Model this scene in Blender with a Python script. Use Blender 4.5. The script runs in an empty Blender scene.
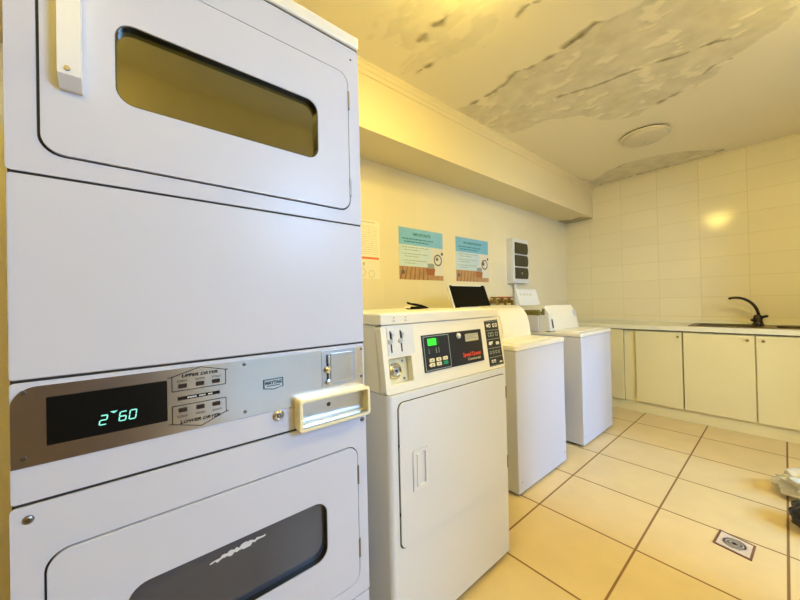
import bpy, bmesh, math, random
from mathutils import Vector, Matrix, noise
random.seed(7)
PI = math.pi
SC = bpy.context.scene
COL = SC.collection

# ---------------------------------------------------------------- camera
YAW, PITCH, ROLL = math.radians(39.917), math.radians(0.422), math.radians(-1.313)
F_PX = 322.5
def cam_axes():
    c, s = math.cos(YAW), math.sin(YAW)
    f = Vector((-c, s, 0)); r = Vector((s, c, 0)); u = Vector((0, 0, 1))
    f2 = f*math.cos(PITCH)+u*math.sin(PITCH); u2 = -f*math.sin(PITCH)+u*math.cos(PITCH)
    r3 = r*math.cos(ROLL)+u2*math.sin(ROLL); u3 = -r*math.sin(ROLL)+u2*math.cos(ROLL)
    return r3, u3, f2
_r, _u, _f = cam_axes()
cd = bpy.data.cameras.new('camera'); cd.sensor_width = 36; cd.lens = F_PX/800*36
cd.clip_start = 0.02
cam = bpy.data.objects.new('camera', cd); COL.objects.link(cam)
cam.matrix_world = Matrix(((_r.x, _u.x, -_f.x, 0), (_r.y, _u.y, -_f.y, 0), (_r.z, _u.z, -_f.z, 1.25), (0, 0, 0, 1)))
SC.camera = cam

# ---------------------------------------------------------------- light
SC.view_settings.view_transform = 'Standard'
SC.view_settings.look = 'None'
SC.view_settings.exposure = 0.37
SC.view_settings.gamma = 1.0
SC.view_settings.use_curve_mapping = False
w = bpy.data.worlds.new('sky'); SC.world = w; w.use_nodes = True
w.node_tree.nodes['Background'].inputs[0].default_value = (0.46, 0.62, 1.0, 1)
w.node_tree.nodes['Background'].inputs[1].default_value = 1.2
sd = bpy.data.lights.new('daylight', 'SUN'); sd.energy = 1.05; sd.angle = math.radians(8); sd.color = (0.26, 0.52, 1.0)
sun = bpy.data.objects.new('daylight', sd); COL.objects.link(sun)
sun.rotation_euler = Vector((-1, 0, -0.70)).to_track_quat('-Z', 'Y').to_euler()
sun.location = (5, 2.6, 4)
# daylight reaches the room through the doorway and the tall window: portals guide the sampling
def portal(y0, y1, z0, z1):
    ad = bpy.data.lights.new('opening_portal', 'AREA'); ad.shape = 'RECTANGLE'; ad.size = y1-y0; ad.size_y = z1-z0; ad.cycles.is_portal = True
    o = bpy.data.objects.new('opening_portal', ad); COL.objects.link(o); o.location = (XR+.10, (y0+y1)/2, (z0+z1)/2)
    o.rotation_euler = (math.radians(90), 0, math.radians(90))
XR = 0.95
DY0, DY1, DZ = 1.96, 3.35, 2.42            # doorway in the right wall
WY0, WY1, WZ0, WZ1 = .42, 1.42, .30, 2.45   # tall window in the right wall
portal(DY0, DY1, 0, DZ); portal(WY0, WY1, WZ0, WZ1)
# bright patch of blue sky seen obliquely through the tall window
ad = bpy.data.lights.new('window_skylight', 'AREA'); ad.shape = 'DISK'; ad.size = 1.0; ad.energy = 92; ad.color = (0.33, 0.60, 1.0)
wo = bpy.data.objects.new('window_skylight', ad); COL.objects.link(wo); wo.location = (2.5, 1.72, 2.42)
wo.rotation_euler = (Vector((-.8, .25, 1.0))-wo.location).to_track_quat('-Z', 'Y').to_euler()
LAMP_WARM = (1.0, 0.76, 0.17); LAMP_W = 3.5; FILL2_W = 4; FILL3_W = 2

# ---------------------------------------------------------------- helpers
def col4(c): return (c[0], c[1], c[2], 1)
def mat(name, c, rough=0.4, metal=0.0, spec=0.5, emit=None, es=0.0, ior=None, noise_amt=0.0, noise_scale=8, bump=0.0, bscale=60, alpha=None, trans=0.0):
    m = bpy.data.materials.new(name); m.use_nodes = True
    nt = m.node_tree; b = nt.nodes['Principled BSDF']
    b.inputs['Base Color'].default_value = col4(c); b.inputs['Roughness'].default_value = rough
    b.inputs['Metallic'].default_value = metal; b.inputs['Specular IOR Level'].default_value = spec
    if ior: b.inputs['IOR'].default_value = ior
    if trans: b.inputs['Transmission Weight'].default_value = trans
    if emit: b.inputs['Emission Color'].default_value = col4(emit); b.inputs['Emission Strength'].default_value = es
    tc = nt.nodes.new('ShaderNodeTexCoord')
    if noise_amt:
        n = nt.nodes.new('ShaderNodeTexNoise'); n.inputs['Scale'].default_value = noise_scale; n.inputs['Detail'].default_value = 5
        nt.links.new(tc.outputs['Object'], n.inputs['Vector'])
        mr = nt.nodes.new('ShaderNodeMapRange'); mr.inputs[3].default_value = 1-noise_amt; mr.inputs[4].default_value = 1+noise_amt*.5
        nt.links.new(n.outputs['Fac'], mr.inputs[0])
        mx = nt.nodes.new('ShaderNodeVectorMath'); mx.operation = 'SCALE'; mx.inputs[0].default_value = c
        nt.links.new(mr.outputs[0], mx.inputs['Scale']); nt.links.new(mx.outputs[0], b.inputs['Base Color'])
    if bump:
        n2 = nt.nodes.new('ShaderNodeTexNoise'); n2.inputs['Scale'].default_value = bscale; n2.inputs['Detail'].default_value = 3
        nt.links.new(tc.outputs['Object'], n2.inputs['Vector'])
        bp = nt.nodes.new('ShaderNodeBump'); bp.inputs['Strength'].default_value = bump; bp.inputs['Distance'].default_value = .004
        nt.links.new(n2.outputs['Fac'], bp.inputs['Height']); nt.links.new(bp.outputs[0], b.inputs['Normal'])
    return m

def tile_mat(name, c, grout, tw, th, ax_u, ax_v, off, gap=.003, rough=.12, var=.02, bumpd=.0012, mottled=0.0, spec=.5):
    """rectangular tiles laid on world axes"""
    m = bpy.data.materials.new(name); m.use_nodes = True
    nt = m.node_tree; b = nt.nodes['Principled BSDF']; L = nt.links.new
    tc = nt.nodes.new('ShaderNodeTexCoord'); sp = nt.nodes.new('ShaderNodeSeparateXYZ'); L(tc.outputs['Object'], sp.inputs[0])
    def math_(op, a, bb=None):
        n = nt.nodes.new('ShaderNodeMath'); n.operation = op
        for i, v in enumerate((a, bb)):
            if v is None: continue
            if isinstance(v, (int, float)): n.inputs[i].default_value = v
            else: L(v, n.inputs[i])
        return n.outputs[0]
    uu = math_('DIVIDE', math_('SUBTRACT', sp.outputs[ax_u], off[0]), tw)
    vv = math_('DIVIDE', math_('SUBTRACT', sp.outputs[ax_v], off[1]), th)
    fu = math_('FRACT', uu); fv = math_('FRACT', vv)
    eu = math_('MULTIPLY', math_('MINIMUM', fu, math_('SUBTRACT', 1.0, fu)), tw)
    ev = math_('MULTIPLY', math_('MINIMUM', fv, math_('SUBTRACT', 1.0, fv)), th)
    e = math_('MINIMUM', eu, ev)
    mr = nt.nodes.new('ShaderNodeMapRange'); mr.interpolation_type = 'SMOOTHSTEP'
    mr.inputs[1].default_value = gap*.35; mr.inputs[2].default_value = gap*.75
    L(e, mr.inputs[0])
    wn = nt.nodes.new('ShaderNodeTexWhiteNoise'); cb = nt.nodes.new('ShaderNodeCombineXYZ')
    L(math_('FLOOR', uu), cb.inputs[0]); L(math_('FLOOR', vv), cb.inputs[1]); L(cb.outputs[0], wn.inputs['Vector'])
    fac = math_('ADD', math_('MULTIPLY', wn.outputs['Value'], var*2), 1-var)
    if mottled:
        n = nt.nodes.new('ShaderNodeTexNoise'); n.inputs['Scale'].default_value = 5; n.inputs['Detail'].default_value = 8; n.inputs['Roughness'].default_value = .65
        L(tc.outputs['Object'], n.inputs['Vector'])
        fac = math_('MULTIPLY', fac, math_('ADD', math_('MULTIPLY', n.outputs['Fac'], mottled*2), 1-mottled))
    sc = nt.nodes.new('ShaderNodeVectorMath'); sc.operation = 'SCALE'; sc.inputs[0].default_value = c; L(fac, sc.inputs['Scale'])
    mx = nt.nodes.new('ShaderNodeMix'); mx.data_type = 'RGBA'; L(mr.outputs[0], mx.inputs[0])
    mx.inputs[6].default_value = col4(grout); L(sc.outputs[0], mx.inputs[7])
    L(mx.outputs[2], b.inputs['Base Color'])
    rr = nt.nodes.new('ShaderNodeMapRange'); rr.inputs[3].default_value = .8; rr.inputs[4].default_value = rough; L(mr.outputs[0], rr.inputs[0])
    L(rr.outputs[0], b.inputs['Roughness'])
    b.inputs['Specular IOR Level'].default_value = spec
    # pillowed tile with slightly uneven face
    n3 = nt.nodes.new('ShaderNodeTexNoise'); n3.inputs['Scale'].default_value = 3.0; L(tc.outputs['Object'], n3.inputs['Vector'])
    h = math_('ADD', mr.outputs[0], math_('MULTIPLY', n3.outputs['Fac'], 1.2))
    bp = nt.nodes.new('ShaderNodeBump'); bp.inputs['Strength'].default_value = .6; bp.inputs['Distance'].default_value = bumpd
    L(h, bp.inputs['Height']); L(bp.outputs[0], b.inputs['Normal'])
    return m

IDENT = lambda d, y, z: (d, y, z)
class MB:
    """collects solids; build() links them as one mesh object"""
    def __init__(self, xf=None): self.bm = bmesh.new(); self.xf = xf
    def _add(self, t, bev=0, seg=2, edges=None, xf=True):
        if bev:
            es = edges if edges is not None else list(t.edges)
            bmesh.ops.bevel(t, geom=es, offset=bev, segments=seg, profile=.5, affect='EDGES', clamp_overlap=True)
        if self.xf and xf:
            for v in t.verts: v.co = Vector(self.xf(*v.co))
        bmesh.ops.recalc_face_normals(t, faces=t.faces)
        me = bpy.data.meshes.new('tmp'); t.to_mesh(me); t.free()
        self.bm.from_mesh(me); bpy.data.meshes.remove(me)
        return self
    def box(self, x0, x1, y0, y1, z0, z1, bev=0, seg=2):
        t = bmesh.new(); bmesh.ops.create_cube(t, size=1)
        for v in t.verts: v.co = Vector(((x0+x1)/2+v.co.x*(x1-x0), (y0+y1)/2+v.co.y*(y1-y0), (z0+z1)/2+v.co.z*(z1-z0)))
        return self._add(t, bev, seg)
    def prism(self, loops, axis, lo, hi, bev=0, seg=2, only_hi=True):
        """loops: outer polygon (and holes) of 2-D points; extruded along axis 0/1/2"""
        t = bmesh.new()
        def P(a, b, h): return (h, a, b) if axis == 0 else ((a, h, b) if axis == 1 else (a, b, h))
        if not isinstance(loops[0][0], (tuple, list)): loops = [loops]
        ed = []
        for lp in loops:
            vs = [t.verts.new(P(a, b, lo)) for a, b in lp]
            ed += [t.edges.new((vs[i], vs[(i+1) % len(vs)])) for i in range(len(vs))]
        if len(loops) == 1: fs = [t.faces.new(vs)]
        else:
            r = bmesh.ops.triangle_fill(t, edges=ed, use_beauty=True, use_dissolve=False)
            fs = [g for g in r['geom'] if isinstance(g, bmesh.types.BMFace)]
        ex = bmesh.ops.extrude_face_region(t, geom=fs)
        nv = [g for g in ex['geom'] if isinstance(g, bmesh.types.BMVert)]
        dv = [0, 0, 0]; dv[axis] = hi-lo
        bmesh.ops.translate(t, verts=nv, vec=dv)
        es = None
        if bev:
            s = set(nv); bmesh.ops.recalc_face_normals(t, faces=t.faces)
            es = [e for e in t.edges if e.verts[0] in s and e.verts[1] in s and len(e.link_faces) == 2 and abs(e.calc_face_angle(0)) > .5] if only_hi else \
                 [e for e in t.edges if len(e.link_faces) == 2 and abs(e.calc_face_angle(0)) > .5]
        return self._add(t, bev, seg, es)
    def rr(self, y0, y1, z0, z1, r, lo, hi, bev=0, hole=None, axis=0):
        """rounded rectangle plate in the y-z plane, from depth lo to hi"""
        lp = [rrect(y0, y1, z0, z1, r)]
        if hole: lp.append(rrect(*hole))
        return self.prism(lp if len(lp) > 1 else lp[0], axis, lo, hi, bev)
    def cyl(self, p0, p1, r0, r1=None, n=24, bev=0):
        p0, p1 = Vector(p0), Vector(p1); r1 = r0 if r1 is None else r1
        t = bmesh.new(); d = p1-p0
        bmesh.ops.create_cone(t, cap_ends=True, segments=n, radius1=r0, radius2=r1, depth=d.length)
        q = d.to_track_quat('Z', 'Y').to_matrix().to_4x4(); q.translation = (p0+p1)/2
        es = [e for e in t.edges if len(e.link_faces) == 2 and abs(e.calc_face_angle(0)) > 1] if bev else None
        bmesh.ops.transform(t, matrix=q, verts=t.verts)
        return self._add(t, bev, 2, es)
    def tube(self, pts, r, n=10, closed=False):
        pts = [Vector(p) for p in pts]; t = bmesh.new(); rings = []
        for i, p in enumerate(pts):
            a = pts[max(i-1, 0)]; b = pts[min(i+1, len(pts)-1)]
            d = (b-a).normalized(); ref = Vector((0, 0, 1)) if abs(d.z) < .9 else Vector((1, 0, 0))
            s = d.cross(ref).normalized(); u = s.cross(d)
            rad = r[i] if isinstance(r, (list, tuple)) else r
            rings.append([t.verts.new(p+(s*math.cos(k*2*PI/n)+u*math.sin(k*2*PI/n))*rad) for k in range(n)])
        for i in range(len(rings)-1):
            for k in range(n): t.faces.new((rings[i][k], rings[i][(k+1) % n], rings[i+1][(k+1) % n], rings[i+1][k]))
        t.faces.new(rings[0]); t.faces.new(rings[-1])
        return self._add(t)
    def lathe(self, prof, origin, ax='Z', n=40):
        """prof: (radius, height) pairs about an axis through origin"""
        t = bmesh.new(); o = Vector(origin); rings = []
        for rad, h in prof:
            ring = []
            for k in range(n):
                c, s = rad*math.cos(2*PI*k/n), rad*math.sin(2*PI*k/n)
                v = {'Z': (c, s, h), 'X': (h, c, s), 'Y': (c, h, s)}[ax]
                ring.append(t.verts.new(o+Vector(v)))
            rings.append(ring)
        for i in range(len(rings)-1):
            for k in range(n): t.faces.new((rings[i][k], rings[i][(k+1) % n], rings[i+1][(k+1) % n], rings[i+1][k]))
        for rg in (rings[0], rings[-1]):
            try: t.faces.new(rg)
            except ValueError: pass
        bmesh.ops.remove_doubles(t, verts=t.verts, dist=1e-6)
        return self._add(t)
    def quad(self, a, b, c, d):
        t = bmesh.new(); t.faces.new([t.verts.new(p) for p in (a, b, c, d)]); return self._add(t)
    def text(self, s, size, d, y, z, ext=.0004, align='CENTER', shear=0, wscale=1.0, bold=0):
        """lettering lying in the y-z plane, read from +x"""
        cu = bpy.data.curves.new('t', 'FONT'); cu.body = s; cu.size = size; cu.align_x = align; cu.align_y = 'CENTER'
        cu.extrude = ext; cu.shear = shear; cu.offset = bold; cu.resolution_u = 3
        o = bpy.data.objects.new('t', cu); COL.objects.link(o)
        dg = bpy.context.evaluated_depsgraph_get(); me = bpy.data.meshes.new_from_object(o.evaluated_get(dg))
        bpy.data.objects.remove(o); bpy.data.curves.remove(cu)
        t = bmesh.new(); t.from_mesh(me); bpy.data.meshes.remove(me)
        for v in t.verts: v.co = Vector((d+v.co.z, y+v.co.x*wscale, z+v.co.y))
        return self._add(t)
    def build(self, name, m, parent=None, smooth=35, props=None):
        me = bpy.data.meshes.new(name)
        base = Vector((0, 0, 0)); q = parent
        while q is not None: base += q.location; q = q.parent
        self.bm.normal_update()
        if parent is None and props and not props.get('kind') == 'structure':
            xs = [v.co for v in self.bm.verts]
            base = Vector(((min(v.x for v in xs)+max(v.x for v in xs))/2, (min(v.y for v in xs)+max(v.y for v in xs))/2, min(v.z for v in xs)))
        bmesh.ops.translate(self.bm, verts=self.bm.verts, vec=-base)
        self.bm.to_mesh(me); self.bm.free()
        me.materials.append(m)
        if smooth:
            me.shade_smooth()
            me.set_sharp_from_angle(angle=math.radians(smooth))
        o = bpy.data.objects.new(name, me); COL.objects.link(o)
        if smooth:
            wn = o.modifiers.new('weighted_normals', 'WEIGHTED_NORMAL'); wn.keep_sharp = True; wn.weight = 80
        if parent is not None: o.parent = parent
        else: o.location = base
        if props:
            for k, v in props.items(): o[k] = v
        return o

def rrect(y0, y1, z0, z1, r, n=7):
    pts = []
    for cy, cz, a0 in ((y1-r, z0+r, -90), (y1-r, z1-r, 0), (y0+r, z1-r, 90), (y0+r, z0+r, 180)):
        for k in range(n+1):
            a = math.radians(a0+90*k/n); pts.append((cy+r*math.cos(a), cz+r*math.sin(a)))
    return pts
def circ(cy, cz, r, n=28): return [(cy+r*math.cos(2*PI*k/n), cz+r*math.sin(2*PI*k/n)) for k in range(n)]
def thing(name, loc, label, cat, group=None):
    o = bpy.data.objects.new(name, None); o.empty_display_size = .05; COL.objects.link(o); o.location = loc
    o['label'] = label; o['category'] = cat
    if group: o['group'] = group
    return o
def L(label, cat, group=None):
    d = dict(label=label, category=cat)
    if group: d['group'] = group
    return d
STR = dict(kind='structure')

# ---------------------------------------------------------------- materials
M = {}
M['enamel_dryer'] = mat('warm_white_enamel', (.73, .755, .82), .25, noise_amt=.03, noise_scale=3)
M['enamel'] = mat('white_enamel', (.60, .62, .735), .30, spec=.22, noise_amt=.03, noise_scale=3)
M['enamel_top'] = mat('cream_enamel', (.84, .82, .74), .3, noise_amt=.03, noise_scale=3)
M['dark'] = mat('dark_gap', (.02, .018, .02), .6)
M['black'] = mat('black_plastic', (.012, .012, .013), .3)
M['blackm'] = mat('black_matt', (.004, .004, .003), .7, spec=.12)
M['glass_warm_reflect'] = mat('door_glass_warm_reflect', (.085, .064, .011), .06, spec=1.0, ior=1.75)  # olive base colour carries the reflection of the warm wall opposite
M['glass_grey'] = mat('smoked_door_glass', (.050, .058, .085), .10, spec=.7, ior=1.5, noise_amt=.3, noise_scale=6)
M['steel'] = mat('brushed_steel', (.72, .73, .72), .26, metal=1.0, noise_amt=.05, noise_scale=30)
M['steel_plain'] = mat('zinc_steel', (.62, .66, .70), .28, metal=1.0)
M['chrome'] = mat('chrome', (.62, .61, .57), .28, metal=1.0)
M['screw'] = mat('screw_metal', (.22, .21, .2), .35, metal=1.0)
M['cream'] = mat('cream_plastic', (.86, .79, .52), .4, noise_amt=.06, noise_scale=20)
M['ink'] = mat('dark_print', (.015, .012, .01), .7, spec=.15)
M['btn'] = mat('brown_button', (.03, .02, .015), .6, spec=.2)
M['navy'] = mat('navy_badge', (.02, .05, .09), .4)
M['white'] = mat('white_plastic', (.72, .74, .78), .35)
M['print_white'] = mat('white_print', (.8, .8, .78), .5)
M['cyan_led'] = mat('cyan_digits', (.05, .2, .2), .5, emit=(.30, 1, .80), es=.75)
M['green_led'] = mat('green_screen', (.02, .3, .02), .5, emit=(.02, 1, .02), es=1.0)
M['green_btn'] = mat('green_button', (.0, .28, .14), .4)
M['red_print'] = mat('red_print', (.62, .06, .025), .5)
M['lcd'] = mat('label_sticker', (.55, .52, .36), .4, noise_amt=.2, noise_scale=80)
M['paper'] = mat('poster_paper', (.70, .74, .68), .5)
M['notice'] = mat('notice_paper', (.86, .82, .66), .5)
M['teal'] = mat('teal_print', (.24, .57, .86), .5, noise_amt=.15, noise_scale=12)
M['blue'] = mat('sky_blue_print', (.20, .52, .78), .5, noise_amt=.15, noise_scale=12)
M['pale'] = mat('pale_aqua_print', (.62, .78, .84), .5, noise_amt=.10, noise_scale=9)
M['pale2'] = mat('pale_blue_print', (.58, .74, .84), .5, noise_amt=.10, noise_scale=9)
M['wood'] = mat('printed_wood', (.55, .33, .16), .5, noise_amt=.45, noise_scale=22)
M['basket'] = mat('printed_orange', (.42, .16, .05), .5, noise_amt=.4, noise_scale=60)
M['grey_print'] = mat('grey_print', (.30, .36, .36), .5)
M['teal_ink'] = mat('dark_teal_print', (.03, .20, .24), .5)
M['orange'] = mat('orange_print', (.75, .22, .07), .5)
M['cab'] = mat('cream_laminate', (.80, .72, .42), .35, noise_amt=.03, noise_scale=2)
M['counter'] = mat('worktop_laminate', (.80, .77, .60), .3, noise_amt=.04, noise_scale=4)
M['sinkm'] = mat('worn_sink_steel', (.17, .13, .075), .35, metal=.9, noise_amt=.25, noise_scale=9)
M['faucet'] = mat('dark_bronze_tap', (.06, .045, .03), .22, metal=.9)
M['brass'] = mat('old_brass', (.42, .29, .11), .35, metal=.9, noise_amt=.4, noise_scale=40)
M['redp'] = mat('red_handle', (.5, .10, .05), .4)
M['olive'] = mat('olive_mechanism', (.25, .22, .06), .4, metal=.5, noise_amt=.4, noise_scale=60)
M['lilac'] = mat('pale_grey_enamel', (.62, .62, .66), .3)
M['plaster'] = mat('cream_plaster', (.80, .71, .46), .6, bump=.15, bscale=40)
M['wallpaint'] = mat('cream_wall_paint', (.80, .70, .48), .6)
M['glassw'] = mat('opal_glass', (.64, .58, .42), .3)
M['glass_lit'] = mat('lit_opal_glass', (.9, .8, .6), .3, emit=LAMP_WARM, es=44)
M['fill_glass2'] = mat('fill_opal_glass', (.9, .8, .6), .3, emit=LAMP_WARM, es=84)
M['fill_glass3'] = mat('rear_fill_opal_glass', (.9, .8, .6), .3, emit=LAMP_WARM, es=26)
M['rim'] = mat('lamp_rim', (.74, .68, .50), .4)
M['bag'] = mat('clear_plastic_film', (.80, .76, .62), .25, trans=.35)
M['bin'] = mat('black_bag_film', (.01, .01, .012), .35)
M['drain_plate'] = mat('floor_drain_plate', (.66, .56, .47), .35, noise_amt=.3, noise_scale=40)
M['drain_rust'] = mat('rusty_drain_frame', (.17, .075, .05), .6, noise_amt=.3, noise_scale=60)
M['smear'] = mat('scraped_white', (.62, .63, .68), .6)
M['wtile'] = tile_mat('cream_wall_tile_back', (.86, .78, .54), (.68, .59, .33), .364, .213, 0, 2, (-.227, 2.085), gap=.0035, rough=.11, bumpd=.0012)
M['wtile_l'] = tile_mat('cream_wall_tile_side', (.84, .775, .57), (.78, .71, .49), .364, .213, 1, 2, (.06, 2.085), gap=.0028, rough=.18, bumpd=.0006)
M['ftile'] = tile_mat('beige_floor_tile', (.66, .52, .285), (.22, .12, .045), .4866, .4866, 0, 1, (-.9895, 1.414), gap=.009, rough=.34, var=.03, bumpd=.0008, mottled=.12, spec=.35)
M['ground'] = mat('paving_outside', (.72, .72, .71), .8, noise_amt=.2)

# ================================================================= STRUCTURE
XL, YF, YB, ZC = -2.0, -1.35, 4.8, 2.74
MB().box(XL-.1, XR+.15, YF-.1, YB+.1, -.12, 0).build('floor', M['ftile'], None, 0, STR)
MB().box(XL-.12, XL, YF-.1, YB+.1, 0, ZC+.06).build('wall_left', M['wtile_l'], None, 0, STR)
MB().box(XL, XR, YB, YB+.12, 0, ZC+.06).build('wall_back', M['wtile'], None, 0, STR)
MB().box(XL, XR, YF-.12, YF, 0, ZC+.06).build('wall_front', M['wallpaint'], None, 0, STR)
wr = MB()
wr.prism([[(YF-.1, 0), (DY0, 0), (DY0, DZ), (DY1, DZ), (DY1, 0), (YB+.1, 0), (YB+.1, ZC+.06), (YF-.1, ZC+.06)],
          [(WY0, WZ0), (WY1, WZ0), (WY1, WZ1), (WY0, WZ1)]], 0, XR, XR+.12)
wr.build('wall_right', M['wallpaint'], None, 0, STR)
wf = MB()
wf.box(XR+.03, XR+.08, WY0, WY1, WZ0, WZ0+.05).box(XR+.03, XR+.08, WY0, WY1, WZ1-.05, WZ1)
wf.box(XR+.03, XR+.08, WY0, WY0+.05, WZ0+.05, WZ1-.05).box(XR+.03, XR+.08, WY1-.05, WY1, WZ0+.05, WZ1-.05)
wf.box(XR+.03, XR+.08, .85, .91, WZ0+.05, WZ1-.05)
wf.build('window_1', M['white'], None, 0, STR)
df = MB()
df.box(XR-.02, XR+.13, DY0-.06, DY0, 0, DZ+.06).box(XR-.02, XR+.13, DY1, DY1+.06, 0, DZ+.06).box(XR-.02, XR+.13, DY0, DY1, DZ, DZ+.06)
df.build('door_1', M['white'], None, 0, STR)
MB().box(XR-.03, XR, -.78, .26, .005, 2.1, .004).build('door_2', mat('brown_door', (.10, .045, .018), .45, noise_amt=.3, noise_scale=14), None, 0, STR)
MB().box(XR+.12, XR+3.9, -.3, 1.75, 3.05, 3.13).build('added_sun_overhang', M['plaster'], None, 0, STR)  # unseen overhang added to keep the sun out of the tall window
MB().box(XR+4.6, XR+4.8, 1.4, 9, -.02, 2.75).build('added_sky_screen', M['wallpaint'], None, 0, STR)  # unseen screen added to block low sky light through the doorway
MB().box(XR+.15, XR+9, -8, 14, -.14, -.02).build('ground_outside', M['ground'], None, 0, STR)

# soffit along the machine wall, with its small cornice
SFX, SFZ = -1.645, 2.33
MB().box(XL, SFX, YF, YB, SFZ, ZC+.04).build('trim_1', M['plaster'], None, 0, STR)
cr = MB()
cr.prism([(SFX, ZC-.075), (SFX+.006, ZC-.075), (SFX+.010, ZC-.05), (SFX+.016, ZC-.045), (SFX+.018, ZC-.02), (SFX+.026, ZC-.012), (SFX+.026, ZC+.01), (SFX, ZC+.01)], 1, YF, YB)
cr.build('trim_2', M['plaster'], None, 25, STR)

# ceiling: painted plaster with peeled zones
P1 = [(-1.49,1.04),(-1.34,1.01),(-1.26,1.04),(-1.16,1.08),(-1.08,1.07),(-.95,1.18),(-.89,1.35),(-.95,1.52),(-1.01,1.57),(-1.1,1.62),(-1.24,1.57),(-1.35,1.5),(-1.44,1.44),(-1.59,1.39),(-1.53,1.32),(-1.41,1.32),(-1.42,1.19),(-1.47,1.13)]
P2 = [(-1.62,1.95),(-1.5,2.0),(-1.36,2.01),(-1.21,2.0),(-1.11,1.95),(-1.02,1.99),(-.91,2.0),(-.82,2.02),(-.75,1.99),(-.7,1.99),(-.63,1.94),(-.58,1.99),(-.51,2.0),(-.44,2.01),(-.36,1.98),(-.17,2.13),(.04,2.51),(.08,2.66),(.05,2.76),(0,2.81),(-.05,2.82),(-.13,2.89),(-.19,2.93),(-.28,3.07),(-.42,3.15),(-.6,3.14),(-.74,3.23),(-.85,3.17),(-.94,3.11),(-1.05,2.84),(-1.23,2.7),(-1.32,2.68),(-1.45,2.69),(-1.58,2.62),(-1.62,2.51),(-1.63,2.3)]
P3 = [(-1.61,4.18),(-1.55,4.53),(-1.4,4.41),(-1.29,4.32),(-1.14,4.24),(-.9,4.27),(-.69,4.36),(-.53,4.5),(-.38,4.66),(-.41,4.84),(-.54,4.87),(-.68,4.91),(-.99,4.92),(-1.29,4.89),(-1.57,4.87),(-1.61,4.63)]
CR = [[(-1.5,2.0),(-1.36,2.01),(-1.21,2.0),(-1.11,1.95),(-1.02,1.99),(-.91,2.0),(-.84,2.01)],
      [(-.81,2.0),(-.77,1.99),(-.72,1.98),(-.68,1.96),(-.63,1.95),(-.6,1.97)],
      [(-1.05,2.44),(-.95,2.48),(-.86,2.51),(-.77,2.54),(-.68,2.55),(-.58,2.57)],
      [(-.5,2.59),(-.39,2.63),(-.3,2.65),(-.22,2.66),(-.12,2.73)],
      [(-.32,2.98),(-.28,2.93),(-.23,2.91),(-.19,2.93)], [(-.59,3.13),(-.53,3.11),(-.48,3.1)],
      [(-1.32,1.28),(-1.27,1.28),(-1.23,1.28)], [(-1.19,1.27),(-1.13,1.29),(-1.09,1.3)],
      [(-1.48,1.44),(-1.44,1.46),(-1.41,1.47)], [(-.87,1.57),(-.81,1.56),(-.76,1.58)],
      [(-1.64,4.77),(-1.45,4.78),(-1.22,4.77),(-1.01,4.75),(-.83,4.76)], [(-1.3,4.3),(-1.2,4.3),(-1.11,4.28)], [(-.44,4.69),(-.39,4.69)]]
CW = [.016, .026, .010, .012, .009, .018, .022, .022, .02, .012, .008, .010, .02]
def seg_d(px, py, a, b):
    ax, ay = a; bx, by = b; dx, dy = bx-ax, by-ay
    t = max(0, min(1, ((px-ax)*dx+(py-ay)*dy)/(dx*dx+dy*dy+1e-12)))
    return math.hypot(px-ax-t*dx, py-ay-t*dy), t
def poly_sd(px, py, P):
    ins = False; d = 9; n = len(P)
    for i in range(n):
        a, b = P[i], P[(i+1) % n]
        d = min(d, seg_d(px, py, a, b)[0])
        if (a[1] > py) != (b[1] > py) and px < (b[0]-a[0])*(py-a[1])/(b[1]-a[1])+a[0]: ins = not ins
    return d if ins else -d
def sstep(a, b, x): t = max(0, min(1, (x-a)/(b-a))); return t*t*(3-2*t)
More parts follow.
